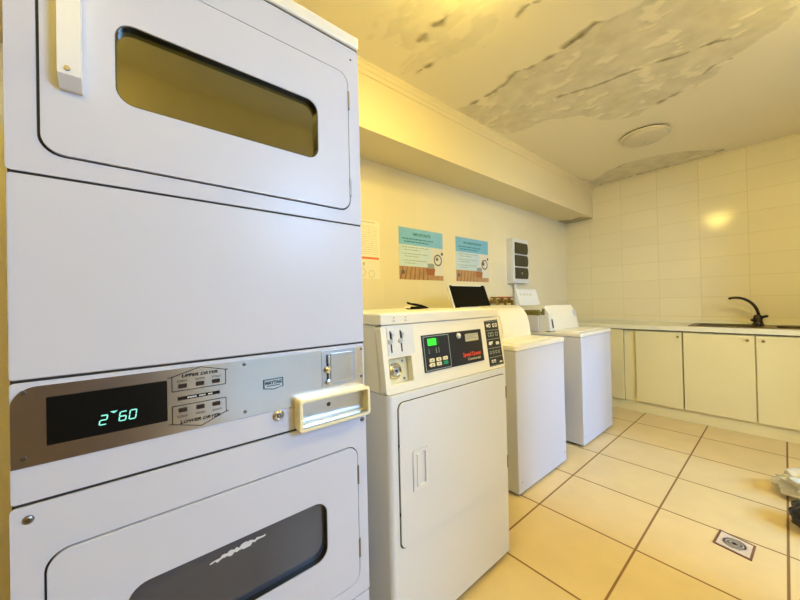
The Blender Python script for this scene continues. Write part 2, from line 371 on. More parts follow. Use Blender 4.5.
def ceiling_mesh():
    bm = bmesh.new(); lay = bm.verts.layers.float_color.new('wear')
    x0, x1, y0, y1, st = SFX-.01, .35, .85, YB+.01, .0125
    nx, ny = int(round((x1-x0)/st)), int(round((y1-y0)/st)); g = []
    for i in range(nx+1):
        row = []; x = x0+(x1-x0)*i/nx
        for j in range(ny+1):
            y = y0+(y1-y0)*j/ny
            v3 = Vector((x*7, y*7, 0)); wx = noise.noise(v3)*.03+noise.noise(v3*4)*.012; wy = noise.noise(v3+Vector((9, 3, 1)))*.022+noise.noise(v3*4+Vector((4, 4, 4)))*.010
            sds = [poly_sd(x+wx, y+wy, P) for P in (P1, P2, P3)]; sd_ = max(sds)
            m = sstep(-.004, .008, sd_)
            z = ZC
            # ragged remains of paint inside the peeled zones
            fl = noise.noise(Vector((x*6, y*11, 5)))+.5*noise.noise(Vector((x*17, y*30, 2)))
            thr = .32 if sds[1] == sd_ else (.12 if sds[0] == sd_ else .55)
            flake = sstep(thr-.02, thr+.05, fl)*m
            m2 = m*(1-flake)*(.5 if sds[0] == sd_ else .9)
            relief = noise.fractal(Vector((x*10, y*14, 1)), 1, 2, 4)
            edge = math.exp(-(sd_/.022)**2) if sd_ < 0 else 0
            z += m2*.0022+m*relief*.0006
            z -= edge*.0022*max(0, .4+noise.noise(Vector((x*5, y*5, 8))))
            fe = math.exp(-((fl-thr)/.06)**2)*m
            z -= fe*.0012
            dirt = 0
            for P, wdt in zip(CR, CW):
                for k in range(len(P)-1):
                    if abs(P[k][0]-x) < .2 and abs(P[k][1]-y) < .2:
                        d, t = seg_d(x+wx*.4, y+wy*.5, P[k], P[k+1])
                        ww = wdt*max(.12, .35+1.5*noise.noise(Vector((x*16, y*16, 3)))+.3)
                        if d < ww*3:
                            dirt = max(dirt, math.exp(-(d/ww)**2))
            z -= dirt*.003
            v = bm.verts.new((x, y, z)); v[lay] = (m2, dirt*(.55+.45*abs(noise.noise(Vector((x*25, y*25, 0))))+.1), .5+.5*relief, 1); row.append(v)
        g.append(row)
    for i in range(nx):
        for j in range(ny): bm.faces.new((g[i][j], g[i][j+1], g[i+1][j+1], g[i+1][j]))
    def flat(*ps):
        vs = [bm.verts.new(p) for p in ps]
        for v in vs: v[lay] = (0, 0, .5, 1)
        bm.faces.new(vs)
    def rect(a, b, c, d): flat((a, c, ZC), (a, d, ZC), (b, d, ZC), (b, c, ZC))
    rect(x0, x1, YF-.05, y0); rect(x1, XR+.05, YF-.05, y1)
    a, b, c, d, h = XL-.1, XR+.12, YF-.1, YB+.1, ZC+.06
    flat((a, c, h), (b, c, h), (b, d, h), (a, d, h))
    me = bpy.data.meshes.new('ceiling'); bm.to_mesh(me); bm.free(); me.shade_smooth()
    m = bpy.data.materials.new('peeling_ceiling_paint'); m.use_nodes = True; nt = m.node_tree; K = nt.links.new; b = nt.nodes['Principled BSDF']
    at = nt.nodes.new('ShaderNodeVertexColor'); at.layer_name = 'wear'; sp = nt.nodes.new('ShaderNodeSeparateColor'); K(at.outputs[0], sp.inputs[0])
    tc = nt.nodes.new('ShaderNodeTexCoord'); n = nt.nodes.new('ShaderNodeTexNoise'); n.inputs['Scale'].default_value = 9; n.inputs['Detail'].default_value = 7; K(tc.outputs['Object'], n.inputs[0])
    rp = nt.nodes.new('ShaderNodeValToRGB'); rp.color_ramp.elements[0].position = .32; rp.color_ramp.elements[0].color = (.65, .60, .43, 1)
    rp.color_ramp.elements[1].position = .68; rp.color_ramp.elements[1].color = (.80, .74, .55, 1); K(n.outputs['Fac'], rp.inputs[0])
    mx = nt.nodes.new('ShaderNodeMix'); mx.data_type = 'RGBA'; K(sp.outputs[0], mx.inputs[0]); mx.inputs[6].default_value = (.88, .81, .60, 1); K(rp.outputs[0], mx.inputs[7])
    m2 = nt.nodes.new('ShaderNodeMix'); m2.data_type = 'RGBA'; K(sp.outputs[1], m2.inputs[0]); K(mx.outputs[2], m2.inputs[6]); m2.inputs[7].default_value = (.16, .12, .03, 1)
    K(m2.outputs[2], b.inputs['Base Color']); b.inputs['Roughness'].default_value = .7; b.inputs['Specular IOR Level'].default_value = .25
    me.materials.append(m); o = bpy.data.objects.new('ceiling', me); COL.objects.link(o); o['kind'] = 'structure'
ceiling_mesh()

# plaster that has come away under the far end of the soffit
cp = MB(); cp.prism([(-1.99, 4.55), (-1.86, 4.66), (-1.72, 4.60), (-1.65, 4.72), (-1.65, 4.795), (-1.99, 4.795)], 2, SFZ-.012, SFZ+.002)
cp.build('trim_3', mat('bare_plaster', (.50, .44, .22), .7, noise_amt=.35, noise_scale=14), None, 0, STR)

# ================================================================= STACKED DRYER
SX = -.806
fx = lambda d, y, z: (SX+d, y, z)
Y0, Y1 = -.153, .531
sd_ = thing('stacked_dryer', (-1.16, .19, 0), 'tall white stacked double coin dryer with metal control strip, nearest the camera', 'dryer')
b = MB(fx)
b.box(-.72, -.03, Y0, Y1, .02, 2.0)
for yy in (Y0+.06, Y1-.06):
    for dd in (-.66, -.1): b.cyl((dd, yy, 0), (dd, yy, .03), .022, n=16)
b.build('body', M['enamel'], sd_)
MB(fx).box(-.735, .004, Y0-.003, Y1+.003, 2.0035, 2.042, .008, 3).build('top_cover', M['enamel_top'], sd_)
# front panels
MB(fx).rr(Y0, Y1, 1.482, 1.998, .006, -.03, 0, .003, hole=(-.1175, .4955, 1.5165, 1.9185, .033)).build('upper_front_panel', M['enamel'], sd_)
MB(fx).rr(Y0, Y1, 1.136, 1.478, .006, -.03, .001, .004).build('middle_panel', M['enamel'], sd_)
MB(fx).rr(Y0, Y1, .933, 1.132, .006, -.03, -.001, .003).build('control_fascia', M['enamel'], sd_)
MB(fx).rr(Y0, Y1, .411, .929, .006, -.03, .001, .004, hole=(-.1165, .5005, .448, .842, .033)).build('lower_front_panel', M['enamel'], sd_)
MB(fx).rr(Y0, Y1, .06, .407, .006, -.03, 0, .003).build('kick_panel', M['enamel'], sd_)
for z in (2.0005, 1.480, 1.134, .931, .409): MB(fx).box(-.025, -.003, Y0+.002, Y1-.002, z-.004, z+.004).build('seam_shade', M['dark'], sd_)  # dark strips paint the shade inside the panel gaps
def dryer_door(z0, z1, y1, win, glass, wr_, gname):
    d = MB(fx); d.rr(-.113, y1, z0, z1, .03, -.022, .004, .004, hole=(win[0], win[1], win[2], win[3], wr_))
    o = d.build(gname, M['enamel'], sd_)
    MB(fx).rr(win[0]+.0003, win[1]-.0003, win[2]+.0003, win[3]-.0003, wr_, -.021, .002, 0, hole=(win[0]+.0016, win[1]-.0016, win[2]+.0016, win[3]-.0016, wr_-.0013)).build('recess_shade', M['black'], o)  # black lining paints recess shade on the inner walls round the glass
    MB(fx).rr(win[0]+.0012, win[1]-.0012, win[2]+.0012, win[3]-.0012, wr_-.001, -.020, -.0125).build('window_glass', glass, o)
    return o
ud = dryer_door(1.520, 1.914, .491, (-.016, .396, 1.640, 1.797), M['glass_warm_reflect'], .030, 'upper_door')
ld = dryer_door(.452, .839, .497, (-.012, .399, .567, .724), M['glass_grey'], .034, 'lower_door')
MB(fx).rr(-.1185, .496, 1.5155, 1.9195, .035, -.0305, -.004, hole=(-.110, .488, 1.524, 1.909, .028)).build('door_gap_shade', M['dark'], ud)  # dark ring stands in for shade in the gap round the door
MB(fx).rr(-.118, .502, .4465, .8435, .035, -.0305, -.004, hole=(-.110, .494, .456, .835, .028)).build('door_gap_shade', M['dark'], ld)
h = MB(fx)
h.prism([(.004, 1.634), (.012, 1.634), (.032, 1.650), (.032, 1.865), (.012, 1.89), (.004, 1.89)], 1, -.089, -.060, 0)
h.build('handle', M['white'], ud)
MB(fx).cyl((.032, -.077, 1.660), (.0345, -.077, 1.660), .004, n=12).build('handle_screw', M['screw'], ud)
h = MB(fx); h.prism([(.004, .56), (.012, .56), (.034, .59), (.034, .70), (.012, .73), (.004, .73)], 1, -.089, -.060, 0).build('handle', M['white'], ld)
for d_, zs in ((ud, (1.84, 1.585)), (ld, (.755, .545))):
    yh = .4935 if d_ is ud else .499
    for z in zs: MB(fx).cyl((.001, yh, z-.026), (.001, yh, z+.026), .0045, n=12).build('hinge', M['screw'], d_)
# scraped mark on the lower glass
sm = MB(fx); random.seed(3)
top, bot = [], []
for k in range(25):
    t = k/24; y = .126+.118*t; zc = .688+.008*t+random.uniform(-.002, .002); hw = (.0015+.0055*math.sin(PI*t))*random.uniform(.35, 1.15)
    top.append((y, zc+hw)); bot.append((y, zc-hw))
sm.prism(top+bot[::-1], 0, -.0126, -.0120)
sm.build('scrape_mark', M['smear'], ld)
# metal control strip
cpn = MB(fx)
cpn.prism([(Y0+.002, .993), (.524, .993), (.524, 1.124)]+[(Y0+.002+.03*(1-math.sin(a*PI/16)), 1.124-.03*(1-math.cos(a*PI/16))) for a in range(0, 9)], 0, -.002, .0015)
cpn = cpn.build('control_panel', M['steel'], sd_, props=dict(label='brushed metal control strip'))
MB(fx).rr(-.111, .055, 1.022, 1.103, .001, .001, .0025).build('display', mat('display_black', (.004, .005, .005), .25), cpn)
SEG = {'2': 'abged', '6': 'afgedc', '0': 'abcdef'}
def digit(mb, ch, y, z, w_, h_, t_, d):
    s = {'a': (0, 1, 1, 1), 'g': (0, .5, 1, .5), 'd': (0, 0, 1, 0), 'b': (1, .5, 1, 1), 'c': (1, 0, 1, .5), 'f': (0, .5, 0, 1), 'e': (0, 0, 0, .5)}
    for k in SEG[ch]:
        a0, b0, a1, b1 = s[k]; sk = .22*w_
        ya, za, yb, zb = y+a0*w_+b0*sk, z+b0*h_, y+a1*w_+b1*sk, z+b1*h_
        if za == zb: pts = [(ya+t_*.3, za-t_/2), (yb-t_*.3, za-t_/2), (yb-t_*.3+.0004, za+t_/2), (ya+t_*.3+.0004, za+t_/2)]
        else: pts = [(ya-t_/2, za+t_*.3), (ya+t_/2, za+t_*.3), (yb+t_/2, zb-t_*.3), (yb-t_/2, zb-t_*.3)]
        mb.prism(pts, 0, d, d+.0006)
dg = MB(fx)
digit(dg, '2', -.046, 1.0395, .0095, .0165, .0019, .0025)
digit(dg, '6', -.019, 1.0405, .0095, .0165, .0019, .0025); digit(dg, '0', -.0045, 1.0405, .0095, .0165, .0019, .0025)
dg.prism([(-.031, 1.061), (-.0205, 1.061), (-.0255, 1.057)], 0, .0025, .0031)
dg.build('digits', M['cyan_led'], cpn)
pr = MB(fx)
def line(mb, a, b, t_, d0, d1):
    a, b = Vector((0, *a)), Vector((0, *b)); n = (b-a).normalized(); s = Vector((0, -n.z, n.y))*t_/2
    mb.prism([((a+s).y, (a+s).z), ((b+s).y, (b+s).z), ((b-s).y, (b-s).z), ((a-s).y, (a-s).z)], 0, d0, d1)
for pts in ([(.056, 1.107), (.063, 1.108), (.113, 1.1225), (.161, 1.110), (.166, 1.110)], [(.063, 1.108), (.063, 1.078), (.161, 1.078), (.161, 1.110)],
            [(.056, 1.013), (.063, 1.012), (.113, .9975), (.161, 1.017), (.166, 1.017)], [(.063, 1.012), (.063, 1.048), (.161, 1.048), (.161, 1.017)]):
    for a, c in zip(pts, pts[1:]): line(pr, a, c, .0014, .0014, .0019)
pr.text('UPPER DRYER', .0086, .0018, .112, 1.1075, .0002, shear=.25, wscale=1.25, bold=.00028)
pr.text('LOWER DRYER', .0086, .0018, .112, 1.0125, .0002, shear=.25, wscale=1.25, bold=.00028)
for yy in (.080, .112, .143):
    for zz in (1.0985, 1.096): pr.box(.0014, .0018, yy-.009, yy+.009, zz, zz+.0008)
    for zz in (1.026, 1.0235): pr.box(.0014, .0018, yy-.009, yy+.009, zz, zz+.0008)
pr.rr(.072, .149, 1.0585, 1.0655, .0005, .0014, .0019)
pr.build('printed_legend', M['ink'], cpn)
bw = MB(fx)
for k in range(11):
    if k in (4, 8): continue
    bw.box(.0019, .0022, .089+k*.0042, .0925+k*.0042, 1.0608, 1.0632)
bw.build('legend_lettering', M['print_white'], cpn)
for zz in (1.0875, 1.038):
    for yy in (.081, .112, .142): MB(fx).rr(yy-.0075, yy+.0075, zz-.0042, zz+.0042, .0015, .0012, .004, .0008).build('button', M['btn'], cpn)
bd = MB(fx)
shield = lambda s: [(.265-.024*s, 1.0595+.0125*s), (.265+.024*s, 1.0595+.0125*s), (.265+.024*s, 1.0595-.0095*s), (.265, 1.0595-.0145*s), (.265-.024*s, 1.0595-.0095*s)]
bd.prism(shield(1), 0, .0013, .0024)
bd = bd.build('badge', M['navy'], cpn)
MB(fx).prism([(.265-.021, 1.0695), (.265+.021, 1.0695), (.265+.021, 1.0515), (.265, 1.0475), (.265-.021, 1.0515)], 0, .0022, .0028).build('badge_face', mat('badge_pale', (.60, .68, .72), .3, metal=.6), bd)
t_ = MB(fx); t_.text('MAYTAG', .0105, .0029, .265, 1.0625, .0002, wscale=.92, bold=.0007); t_.box(.0027, .003, .249, .281, 1.0545, 1.0565); t_.build('badge_lettering', M['navy'], bd)
# coin slide plate
cs = MB(fx); cs.rr(.393, .500, 1.025, 1.123, .001, .0012, .0028).build('coin_mount', mat('dull_zinc', (.50, .52, .55), .4, metal=1.0), cpn)
cs = MB(fx); cs.rr(.418, .487, 1.034, 1.114, .002, .0022, .006, .001); cs = cs.build('coin_plate', M['steel_plain'], cpn)
cl = MB(fx)
cl.box(.0024, .004, .4065, .4125, 1.034, 1.112)
cl.build('coin_slot', M['black'], cpn)
cl = MB(fx)
cl.lathe([(0, .003), (.009, .003), (.009, .010), (.004, .014), (0, .014)], (0, .4085, 1.072), 'X', 16)
cl.lathe([(0, .003), (.008, .003), (.008, .009), (0, .012)], (0, .411, 1.037), 'X', 16)
cl.box(.003, .009, .4085, .4150, 1.09, 1.108)
cl.build('coin_lever', M['chrome'], cpn)
for yy, zz in ((-.137, 1.1155), (-.137, 1.008), (.2, 1.115), (.2, 1.006), (.519, 1.1155), (.518, 1.036)):
    MB(fx).lathe([(0, .001), (.0042, .001), (.0036, .003), (0, .0036)], (0, yy, zz), 'X', 14).build('screw', M['screw'], cpn)
for yy, zz in ((-.133, .907), (.518, .910)):
    MB(fx).lathe([(0, 0), (.0075, 0), (.0065, .003), (.004, .0045), (0, .0042)], (0, yy, zz), 'X', 18).build('screw', M['screw'], sd_)
MB(fx).lathe([(0, 0), (.0033, 0), (.0025, .002), (0, .0025)], (0, .505, 1.965), 'X', 12).build('screw', M['screw'], sd_)
lk = MB(fx); lk.lathe([(0, 0), (.0125, 0), (.0125, .004), (.009, .007), (.009, .005), (0, .005)], (0, .276, .980), 'X', 24)
lk = lk.build('lock', M['chrome'], sd_)
MB(fx).lathe([(.0035, .005), (.0055, .005), (.0055, .0085), (.0035, .0085)], (0, .276, .980), 'X', 20).build('keyway', M['screw'], lk)
# open cream coin box frame
cb = MB(fx)
cb.rr(.316, .527, .931, 1.012, .010, 0, .034, .003, hole=(.326, .518, .943, 1.003, .004))
cb = cb.build('coin_box', M['cream'], sd_, props=dict(label='cream open-fronted coin box frame'))
MB(fx).rr(.3265, .5175, .9435, 1.0025, .004, .002, .006).build('back_plate', M['steel_plain'], cb)
MB(fx).lathe([(0, .006), (.006, .006), (.005, .0075), (0, .0075)], (0, .409, .979), 'X', 16).build('key_hole', M['black'], cb)
MB(fx).box(.020, .0345, .3262, .5178, .9405, .9445).build('steel_lip', M['steel_plain'], cb)

# ================================================================= COIN DRYER (front loader)
DX = -.889
fd = lambda d, y, z: (DX+d, y, z)
nl = math.hypot(1, .1287)
ft = lambda d, y, z: (-.898-(z-.923)*.1287+d/nl, y, z+d*.1287/nl)
A0, A1 = .682, 1.422
cdr = thing('coin_dryer', (-1.25, 1.05, 0), 'white single coin dryer with black control panel and slanted console, beside the stacked dryer', 'dryer')
b = MB()
b.prism([(-1.60, A0), (DX-.02, A0), (DX-.006, A0+.006), (DX, A0+.02), (DX, A1-.02), (DX-.006, A1-.006), (DX-.02, A1), (-1.60, A1)], 2, .03, .921)
for yy in (A0+.06, A1-.06):
    for xx in (DX-.07, -1.54): b.cyl((xx, yy, 0), (xx, yy, .035), .02, n=14)
b.build('body', M['enamel_dryer'], cdr, 50)
# console block + front shell with the lock recess
cs = MB()
cs.prism([(-1.60, .924), (-.93, .924), (-.962, 1.167), (-1.60, 1.167)], 1, A0, A1)
RH = (.703, .815, .955, 1.048, .006)
cs2 = MB(ft); cs2.rr(A0, A1, .924, 1.167, .012, -.035, 0, .006, hole=RH)
me_ = bpy.data.meshes.new('tmp'); cs2.bm.to_mesh(me_); cs.bm.from_mesh(me_); bpy.data.meshes.remove(me_)
con = cs.build('console', M['enamel_top'], cdr)
tp = MB(); tp.prism([(-1.62, A0-.002), (-.945, A0-.002), (-.931, A0+.004), (-.925, A0+.02), (-.925, A1-.02), (-.931, A1-.004), (-.945, A1+.002), (-1.62, A1+.002)], 2, 1.170, 1.212, .009, 3)
tp = tp.build('top_panel', M['enamel_top'], cdr)
for yy in (.742, .799):
    t_ = MB(); t_.cyl((-.9255, yy, 1.194), (-.9243, yy, 1.194), .0028, n=10)
    t_.text('25c', .010, -.9245, yy, 1.182, .0002)
    t_.build('slot_lettering', M['grey_print'], tp)
# coin slots
pl = MB(ft); pl.rr(.707, .835, 1.056, 1.162, .003, 0, .002).build('coin_plate', M['white'], con)
for yy in (.722, .770):
    s = MB(ft); s.box(.001, .003, yy-.0028, yy+.0028, 1.068, 1.146); s = s.build('coin_slot', M['black'], con)
    r = MB(ft); r.lathe([(.0055, .002), (.0095, .002), (.0095, .007), (.0055, .007)], (0, yy-.004, 1.108), 'X', 18); r.box(.002, .008, yy+.002, yy+.006, 1.115, 1.14)
    r.cyl((.001, yy+.012, 1.131), (.004, yy+.012, 1.131), .005, n=12); r.build('coin_lever', M['chrome'], con)
# recess with round lock
rc = MB(ft); rc.box(-.034, -.030, .704, .814, .956, 1.047); rc.build('recess_plate', M['cream'], con)
lk = MB(ft); lk.lathe([(0, -.03), (.030, -.03), (.030, -.022), (.024, -.017), (.019, -.021), (.013, -.016), (0, -.015)], (0, .748, 1.000), 'X', 30); lk = lk.build('lock', M['chrome'], con)
MB(ft).cyl((-.016, .748, 1.0), (-.0135, .748, 1.0), .0055, n=14).build('keyway', M['black'], lk)
for yy, zz in ((.790, 1.032), (.793, .967), (.712, .967)): MB(ft).cyl((-.0305, yy, zz), (-.0275, yy, zz), .004, n=10).build('screw', M['screw'], con)
# black control panel
cpl = MB(ft); cpl.rr(.874, 1.256, .973, 1.117, .003, 0, .004, .001); cpl = cpl.build('control_panel', M['black'], con, props=dict(label='glossy black control panel'))
fr = MB(ft); fr.rr(.879, 1.029, .977, 1.112, .003, .004, .0046, hole=(.882, 1.026, .980, 1.109, .002)).build('panel_border', M['grey_print'], cpl)
g = MB(ft); g.rr(.903, .951, 1.074, 1.101, .001, .004, .0048).build('green_screen', M['green_led'], cpl)
MB(ft).rr(.952, .968, 1.074, 1.101, .001, .004, .0047).build('screen_edge', mat('dim_green', (.02, .06, .02), .4), cpl)
pi = MB(ft)
for yy in (.906, .948, .963):
    pi.box(.004, .0046, yy-.003, yy+.003, 1.043, 1.045); pi.box(.004, .0046, yy-.0012, yy+.0012, 1.045, 1.064)
pi.box(.004, .0046, .941, .948, 1.053, 1.055)
pi.build('pictograms', M['grey_print'], cpl)
for i, zz in enumerate((1.0165, .9985)):
    for j, yy in enumerate((.915, .954, .993)):
        bt = MB(ft)
        if i == 1 and j == 0: bt.prism([(yy-.019, zz), (yy-.010, zz+.007), (yy+.014, zz+.007), (yy+.014, zz-.007), (yy-.010, zz-.007)], 0, .004, .0075, .001)
        else: bt.rr(yy-.014, yy+.014, zz-.007, zz+.007, .003, .004, .0075, .001)
        green = (i == 1 and j == 2)
        bt = bt.build('button', M['green_btn'] if green else M['cream'], cpl, props=dict(label='green start button') if green else None)
        if not green: MB(ft).rr(yy-.005, yy+.005, zz-.0025, zz+.0025, .0008, .0075, .0079).build('button_mark', M['grey_print'], bt)
MB(ft).lathe([(0, .004), (.0125, .004), (.0115, .010), (.006, .014), (0, .015)], (0, 1.092, 1.098), 'X', 24).build('indicator_lamp', M['white'], cpl)
st = MB(ft); st.rr(1.137, 1.230, 1.069, 1.102, .001, .004, .0047); st = st.build('rating_label', M['lcd'], cpl)
t_ = MB(ft)
for k, zz in enumerate((1.094, 1.087, 1.080)): t_.box(.0047, .005, 1.145, 1.222-(k % 2)*.02, zz, zz+.003)
t_.build('label_lettering', M['grey_print'], st)
t_ = MB(ft); t_.text('Speed Queen', .0245, .0045, 1.172, 1.0125, .0004, bold=.0009, wscale=.94); t_.build('red_lettering', M['red_print'], cpl)
t_ = MB(ft); t_.text('Commercial', .0165, .0045, 1.184, .992, .0003, wscale=1.1, bold=.0003); t_.build('white_lettering', M['lcd'], cpl)
# instruction sticker
ins = MB(ft); ins.prism([(1.294, 1.151), (1.296, .936), (1.411, .936), (1.404, 1.154)], 0, 0, .0012)
ins = ins.build('instruction_sticker', M['black'], con)
w_ = MB(ft); g_ = MB(ft)
for k in range(5):
    zc = 1.127-k*.0425
    g_.box(.0012, .0016, 1.300, 1.402, zc+.0185, zc+.0215)
    if k == 4: g_.box(.0012, .0016, 1.300, 1.404, zc-.019, zc-.017)
    if k == 0:
        w_.prism([(1.304, zc), (1.314, zc+.011), (1.324, zc), (1.314, zc-.008)], 0, .0012, .0017)
        for yy in (1.332, 1.364, 1.386): w_.rr(yy-.008, yy+.008, zc-.009, zc+.010, .004, .0012, .0017, hole=(yy-.004, yy+.004, zc-.004, zc+.005, .002))
    elif k == 1:
        for yy in (1.322, 1.345, 1.382): g_.rr(yy-.011, yy+.011, zc-.009, zc+.010, .003, .0012, .0017, hole=(yy-.007, yy+.007, zc-.005, zc+.006, .002))
    elif k == 2:
        w_.prism([(1.308, zc-.004), (1.312, zc+.009), (1.345, zc+.010), (1.338, zc-.001), (1.324, zc-.008)], 0, .0012, .0017)
        w_.rr(1.366, 1.394, zc-.009, zc+.006, .006, .0012, .0017)
    elif k == 3:
        for yy in (1.315, 1.338, 1.361, 1.384): g_.rr(yy-.007, yy+.007, zc-.007, zc+.008, .003, .0012, .0017, hole=(yy-.003, yy+.004, zc-.003, zc+.004, .001))
    else:
        for yy in (1.322, 1.342): w_.rr(yy-.008, yy+.006, zc-.006, zc+.009, .002, .0012, .0017, hole=(yy-.005, yy+.003, zc-.003, zc+.002, .001))
        w_.rr(1.378, 1.400, zc-.010, zc-.003, .003, .0012, .0017)
w_.build('sticker_icons', M['print_white'], ins); g_.build('sticker_outlines', M['grey_print'], ins)
# door and lower panel
MB(fd).rr(.7195, 1.3985, .372, .894, .026, 0, .0005).build('door_gap_shade', M['dark'], cdr)  # dark plate behind the door paints the shade of its gap
dr = MB(fd); dr.rr(.7235, 1.395, .3765, .8905, .024, .0003, .0055, .003, hole=(.782, .858, .556, .706, .008)); dr = dr.build('door', M['enamel_dryer'], cdr)
hd = MB(fd); hd.rr(.783, .857, .557, .705, .008, .0005, .009, .002, hole=(.806, .846, .572, .692, .006)); hd.box(.0005, .003, .80, .85, .565, .70)
hd.prism([(.003, .565), (.012, .572), (.012, .690), (.003, .70)], 1, .800, .812); hd.build('handle', M['white'], dr)
for zz in (.802, .466): MB(fd).cyl((.004, 1.3985, zz-.028), (.004, 1.3985, zz+.028), .005, n=12).build('hinge', M['screw'], dr)
for zz in (.742, .50): MB(fd).box(.0005, .004, .7195, .723, zz-.006, zz+.006).build('door_catch', M['black'], dr)
MB().box(-1.58, DX-.03, A0+.03, A1-.03, .012, .031).build('base_frame', M['dark'], cdr)

# ================================================================= TOP LOADING WASHERS
def washer(name, y0, y1, fxp, ztop, hx0, hx1, hy0, hy1, htop, label):
    """white cabinet, deck, curved console at the back"""
    w_ = thing(name, (fxp-.35, (y0+y1)/2, 0), label, 'washing machine')
    b = MB(); b.prism([(fxp-.66, y0), (fxp-.012, y0), (fxp-.003, y0+.003), (fxp, y0+.012), (fxp, y1-.012), (fxp-.003, y1-.003), (fxp-.012, y1), (fxp-.66, y1)], 2, .02, ztop-.034)
    for yy in (y0+.05, y1-.05):
        for xx in (fxp-.05, fxp-.6): b.cyl((xx, yy, 0), (xx, yy, .025), .02, n=14)
    b.build('body', M['enamel'], w_, 50)
    MB().box(fxp-.64, fxp-.02, y0+.02, y1-.02, .01, .022).build('base_frame', M['dark'], w_)
    dk = MB(); dk.prism(rrect(fxp-.665, fxp+.006, y0-.004, y1+.004, .02), 2, ztop-.030, ztop, .006, 2); dk = dk.build('top_deck', M['enamel_top'], w_)
    lid = MB(); lid.prism(rrect(fxp-.40+.14, fxp-.06, y0+.09, y1-.09, .03), 2, ztop-.001, ztop+.007, .004); lid = lid.build('lid', M['enamel_top'], w_)
    pr = [(hx0, ztop-.002), (hx0-.012, ztop+.10), (hx0-.030, ztop+.165), (hx0-.062, ztop+.215), (hx1, htop), (fxp-.655, htop), (fxp-.655, ztop-.002)]
    cs = MB(); cs.prism(pr, 1, hy0, hy1, 0); cs = cs.build('console', M['enamel_top'], w_, 50)
    for yy in (y0+.04, y1-.04): MB().cyl((fxp-.001, yy, .085), (fxp+.002, yy, .085), .004, n=10).build('screw', M['screw'], w_)
    return w_, cs
W1, c1 = washer('top_loading_washer', 1.862, 2.552, -1.10, .955, -1.362, -1.475, 2.15, 2.548, 1.205, 'white top-loading washer standing beside the single dryer, black underside of its raised panel showing')
# washer 1: the raised coin-box cover with black underside
def flap(parent, y0, y1, xb, zb, xt, zt, mface, medge, name):
    d = Vector((xt-xb, 0, zt-zb)); n = Vector((d.z, 0, -d.x)).normalized()
    def xf(dd, y, s): p = Vector((xb, y, zb))+d*s+n*dd; return tuple(p)
    f = MB(xf); f.box(-.012, 0, y0, y1, 0, 1); f = f.build(name, medge, parent)
    return f, xf
f1, xf1 = flap(W1, 1.845, 2.305, -1.572, 1.170, -1.645, 1.377, M['blackm'], M['white'], 'raised_cover')
q = MB(xf1); q.prism([(1.862, .04), (1.862, .965), (1.885, .965), (1.888, .94), (2.262, .94), (2.266, .985), (2.290, .985), (2.303, .95), (2.303, .0), (2.262, .0), (2.255, .16), (1.905, .16), (1.90, .04)], 0, 0, .006)
q.build('black_lining', M['blackm'], f1)
mb = MB(); mb.box(-1.755, -1.40, 1.87, 2.148, .953, 1.165, .006); mb.build('coin_meter_case', M['enamel_top'], W1)
W2, c2 = washer('top_loading_washer', 2.885, 3.585, -1.10, .955, -1.385, -1.445, 2.965, 3.56, 1.185, 'white top-loading washer farthest from camera, near the cream cabinets, with broken coin meter')
f2, xf2 = flap(W2, 2.835, 3.225, -1.615, 1.195, -1.660, 1.352, M['white'], M['white'], 'raised_cover')
q = MB(xf2); q.rr(2.842, 3.215, .9, .975, .01, 0, .004)
for yy in (2.855, 3.20): q.lathe([(0, 0), (.008, 0), (.008, .003), (0, .003)], (0, yy, .30), 'X', 12)
q.build('cover_rib', M['white'], f2)
q = MB(xf2)
for yy, a in ((2.90, .02), (2.97, .025), (3.03, .015), (3.09, .02)): q.box(0, .001, yy-a, yy+a, .60, .74)
q.build('worn_lettering', mat('faint_print', (.60, .60, .58), .5), f2)
q = MB(); q.box(-1.755, -1.46, 2.868, 2.962, .953, 1.10, .004); q.build('coin_meter_case', M['lilac'], W2)
q = MB()
q.cyl((-1.47, 2.905, 1.10), (-1.47, 2.905, 1.135), .03, n=18); q.box(-1.62, -1.48, 2.875, 2.955, 1.10, 1.15, .01); q.cyl((-1.44, 2.93, 1.10), (-1.44, 2.93, 1.16), .012, n=14)
q.build('coin_mechanism', M['olive'], W2)
q = MB(); q.prism([(-1.455, .958), (-1.355, .958), (-1.375, 1.095), (-1.455, 1.105)], 1, 2.885, 2.962, 0); q = q.build('coin_slide', M['white'], W2)
MB().prism([(-1.356, .985), (-1.354, .985), (-1.3665, 1.065), (-1.3685, 1.065)], 1, 2.930, 2.950).build('coin_slot', M['black'], q)
MB().box(-1.40, -1.352, 2.883, 2.964, .954, .960).build('slide_shadow', M['dark'], q)  # dark sheet paints the shadow beneath the slide box
MB().box(-1.445, -1.4, 3.50, 3.565, .985, 1.13, .01).build('console_end_cap', M['lilac'], W2)

